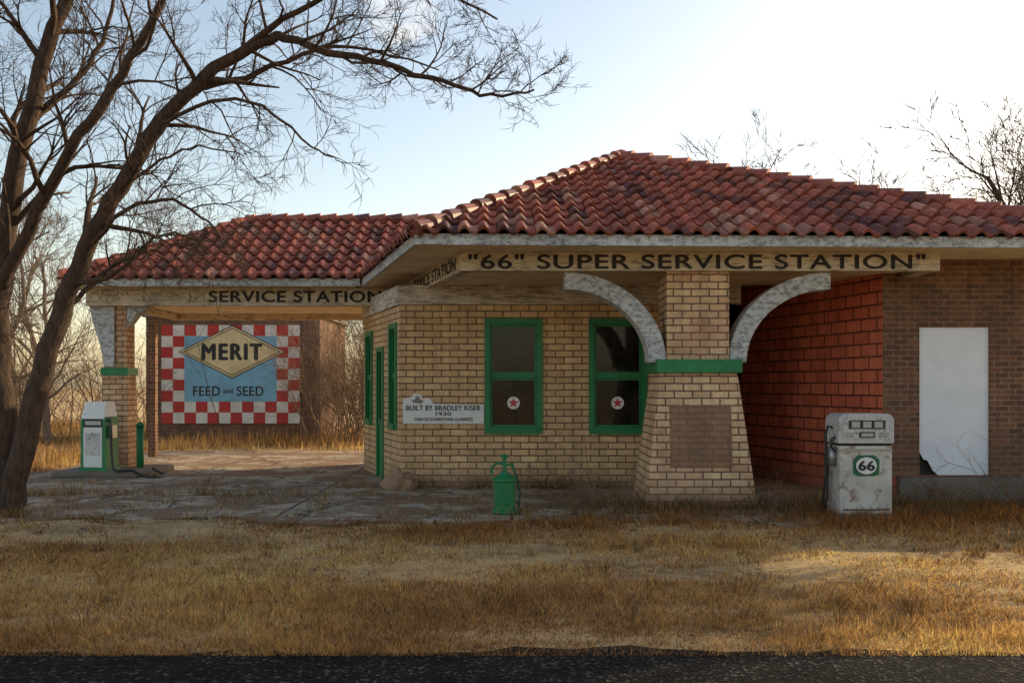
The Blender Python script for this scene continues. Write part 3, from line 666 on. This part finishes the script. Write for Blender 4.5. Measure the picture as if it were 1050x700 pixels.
for (s,x,y,k,rz) in ((t5,13.8,35,.9,1),(t4,9.2,40,.98,2),(t4,21,41,1.1,4),(t5,22.5,38,1.05,5.2),(t4,18,34,.92,.7),(t5,15.5,31,.85,3.1),
      (t3,-10,46,1.2,3.3),(t1,-5.5,44,.75,4.4),(t2,-24,50,1.0,5.5),(t3,-16.5,31,.8,1.5),(t3,-5.2,36,.75,2.5),(t1,-28,44,1.0,0.1),(t2,-8,54,.9,.9),(t3,-19,30,1.0,.9)):
    place(s,x,y,k,rz)
# tall high-crowned pines out of view, added and shaped to shade the left foreground
M_ced=vcol('pine_foliage','Col',.8,0,3,.3).m
def pine(seed,z0,z1,R):
    random.seed(seed); g=MB()
    g.tube([(0,0,0),(.1,0,z1*.3),(-.05,.05,z1*.65),(0,.1,z1*.95)],[.26,.21,.14,.03],8,1)
    for k in range(240):
        t=random.random()**.85; z=z0+(z1-z0)*t; rr=R*math.sqrt(max(.02,1-abs(2*t-.7)**2.2/1.8))*(.25+.78*random.random()); a=random.uniform(0,6.28)
        c0=V((rr*math.cos(a),rr*math.sin(a),z+random.gauss(0,.1)))
        if k%3==0: g.tube([(0,0,z-rr*.3),c0*.6+V((0,0,z*.38)),c0],[.05,.03,.012],4,1)
        cl=random.uniform(.5,1.3)
        for _ in range(50):
            p=c0+V((random.gauss(0,1),random.gauss(0,1),random.gauss(0,.7)))*.28; u=V((random.gauss(0,1),random.gauss(0,1),random.gauss(0,1))).normalized(); w=u.cross(V((random.gauss(0,1),random.gauss(0,1),1))).normalized()
            l=random.uniform(.10,.19); g.add([p-w*.045,p+w*.045,p+u*l+w*.03,p+u*l*1.2-w*.02],[(0,1,2,3)],0,None,(.05*cl,.085*cl,.03*cl))
    return g.build('offscreen_shade_pine',[M_ced,M_bark],uv=False)
cd=pine(9,7.3,13,2.5); cd.location=(14.7,18.8,0)
for (x,y,s,rz) in ((17.0,20.4,1.22,2.0),(14.3,20.2,1.0,4.0)):
    o=bpy.data.objects.new('offscreen_shade_pine',cd.data); o.location=(x,y,0); o.scale=(s,s,s); o.rotation_euler=(0,0,rz); sc.collection.objects.link(o)

random.seed(5)
g=MB()
for _ in range(360):
    x=random.uniform(-27,-2.5); y=random.uniform(30,44)
    if 31.3<y<37.4 and -12.3<x<-5.8: continue
    h=random.uniform(1.4,3.6); grow(g,(x,y,0),(random.gauss(0,.3),random.gauss(0,.3),1),h,.02,2,.3,3,(3,5),.004)
for _ in range(110):
    x=random.uniform(-6.0,-3.0); y=random.uniform(28,36); h=random.uniform(2,3.8); grow(g,(x,y,0),(random.gauss(0,.3),random.gauss(0,.3),1),h,.022,2,.3,3,(4,6))
g.build('brush_thicket',bark_mat('brush_twigs',(.10,.06,.035),(.24,.15,.085)),uv=False)
g=MB()
for (x,y,h,n) in ((.9,14.0,.45,14),(1.25,14.1,.35,12),(3.9,14.0,.4,8),(5.2,14.2,.7,6),(7.3,14.6,.8,6),(8,14.3,.5,8),(4.0,13.3,.45,6),(-7.6,14.0,.5,8),(6.2,14.4,.4,10),(5.0,13.6,.35,10),(1.0,13.5,.3,12),(3.6,13.6,.3,10),(.4,16.6,.4,5),(7.0,13.9,.35,10)):
    for _ in range(n): grow(g,(x+random.gauss(0,.16),y+random.gauss(0,.1),0),(random.gauss(0,.7),random.gauss(0,.5),1),h*random.uniform(.6,1.2),.005,2,.1,3,(3,4))
for (x,y,x2,h) in ((1.35,13.9,.55,1.0),(1.1,13.9,1.0,1.1),(5.0,14.3,5.8,.9),(6.9,14.6,7.4,1.0),(7.1,14.6,6.7,.8)):
    g.tube([(x,y,0),((x*.6+x2*.4),y,h*.55),(x2,y,h)],[.007,.005,.002],4)
g.build('dry_weeds',bark_mat('weed_twigs',(.14,.07,.045),(.30,.17,.10)),uv=False)

# ------------------------------------------------------------ light, world, camera
w=bpy.data.worlds.new('World'); sc.world=w; w.use_nodes=True; nt=w.node_tree; bg=nt.nodes['Background']
sky=nt.nodes.new('ShaderNodeTexSky'); sky.sky_type='NISHITA'; sky.sun_disc=False
sky.sun_elevation=math.radians(SUN_EL); sky.sun_rotation=math.radians(SUN_AZ); sky.air_density=1.0; sky.dust_density=1.3; sky.ozone_density=1.8
def wn(t): return nt.nodes.new(t)
tint=wn('ShaderNodeMix'); tint.data_type='RGBA'; tint.blend_type='MULTIPLY'; tint.inputs[0].default_value=1; tint.inputs[7].default_value=(1.95,1.64,1.33,1)
tint.clamp_result=False
nt.links.new(sky.outputs[0],tint.inputs[6])
tc=wn('ShaderNodeTexCoord'); nz=wn('ShaderNodeTexNoise'); nz.inputs['Scale'].default_value=16; nz.inputs['Detail'].default_value=9; nz.inputs['Roughness'].default_value=.62
mp=wn('ShaderNodeMapping'); mp.inputs['Scale'].default_value=(1,1,2.4); nt.links.new(tc.outputs['Generated'],mp.inputs[0]); nt.links.new(mp.outputs[0],nz.inputs['Vector'])
vd=wn('ShaderNodeVectorMath'); vd.operation='DISTANCE'; nt.links.new(tc.outputs['Generated'],vd.inputs[0]); vd.inputs[1].default_value=tuple(V((-.108,1,.380)).normalized())
r1=wn('ShaderNodeMapRange'); r1.inputs['From Min'].default_value=.02; r1.inputs['From Max'].default_value=.075; r1.inputs['To Min'].default_value=.22; r1.inputs['To Max'].default_value=-.35; nt.links.new(vd.outputs['Value'],r1.inputs['Value'])
ad=wn('ShaderNodeMath'); ad.operation='ADD'; nt.links.new(nz.outputs['Fac'],ad.inputs[0]); nt.links.new(r1.outputs[0],ad.inputs[1])
r2=wn('ShaderNodeMapRange'); r2.inputs['From Min'].default_value=.50; r2.inputs['From Max'].default_value=.76; nt.links.new(ad.outputs[0],r2.inputs['Value'])
cm=wn('ShaderNodeMix'); cm.data_type='RGBA'; nt.links.new(r2.outputs[0],cm.inputs[0]); nt.links.new(tint.outputs[2],cm.inputs[6]); cm.inputs[7].default_value=(6.6,6.6,6.7,1)
nt.links.new(cm.outputs[2],bg.inputs[0]); bg.inputs[1].default_value=.15
az,el=math.radians(SUN_AZ),math.radians(SUN_EL)
sd=V((math.sin(az)*math.cos(el),math.cos(az)*math.cos(el),math.sin(el)))
L=bpy.data.lights.new('sun','SUN'); L.energy=5; L.angle=math.radians(.5); L.color=(1,.82,.50)
lo=bpy.data.objects.new('sun',L); lo.rotation_euler=sd.to_track_quat('Z','Y').to_euler(); lo.location=(20,20,20); sc.collection.objects.link(lo)
cam=bpy.data.cameras.new('camera'); co=bpy.data.objects.new('camera',cam); sc.collection.objects.link(co)
co.location=(0,0,1.75); co.rotation_euler=(math.pi/2,0,0); cam.lens=35; cam.sensor_width=36; cam.shift_y=45/1050; cam.clip_end=2000; cam.clip_start=.05
sc.camera=co
sc.view_settings.view_transform='Standard'; sc.view_settings.look='None'; sc.view_settings.exposure=0
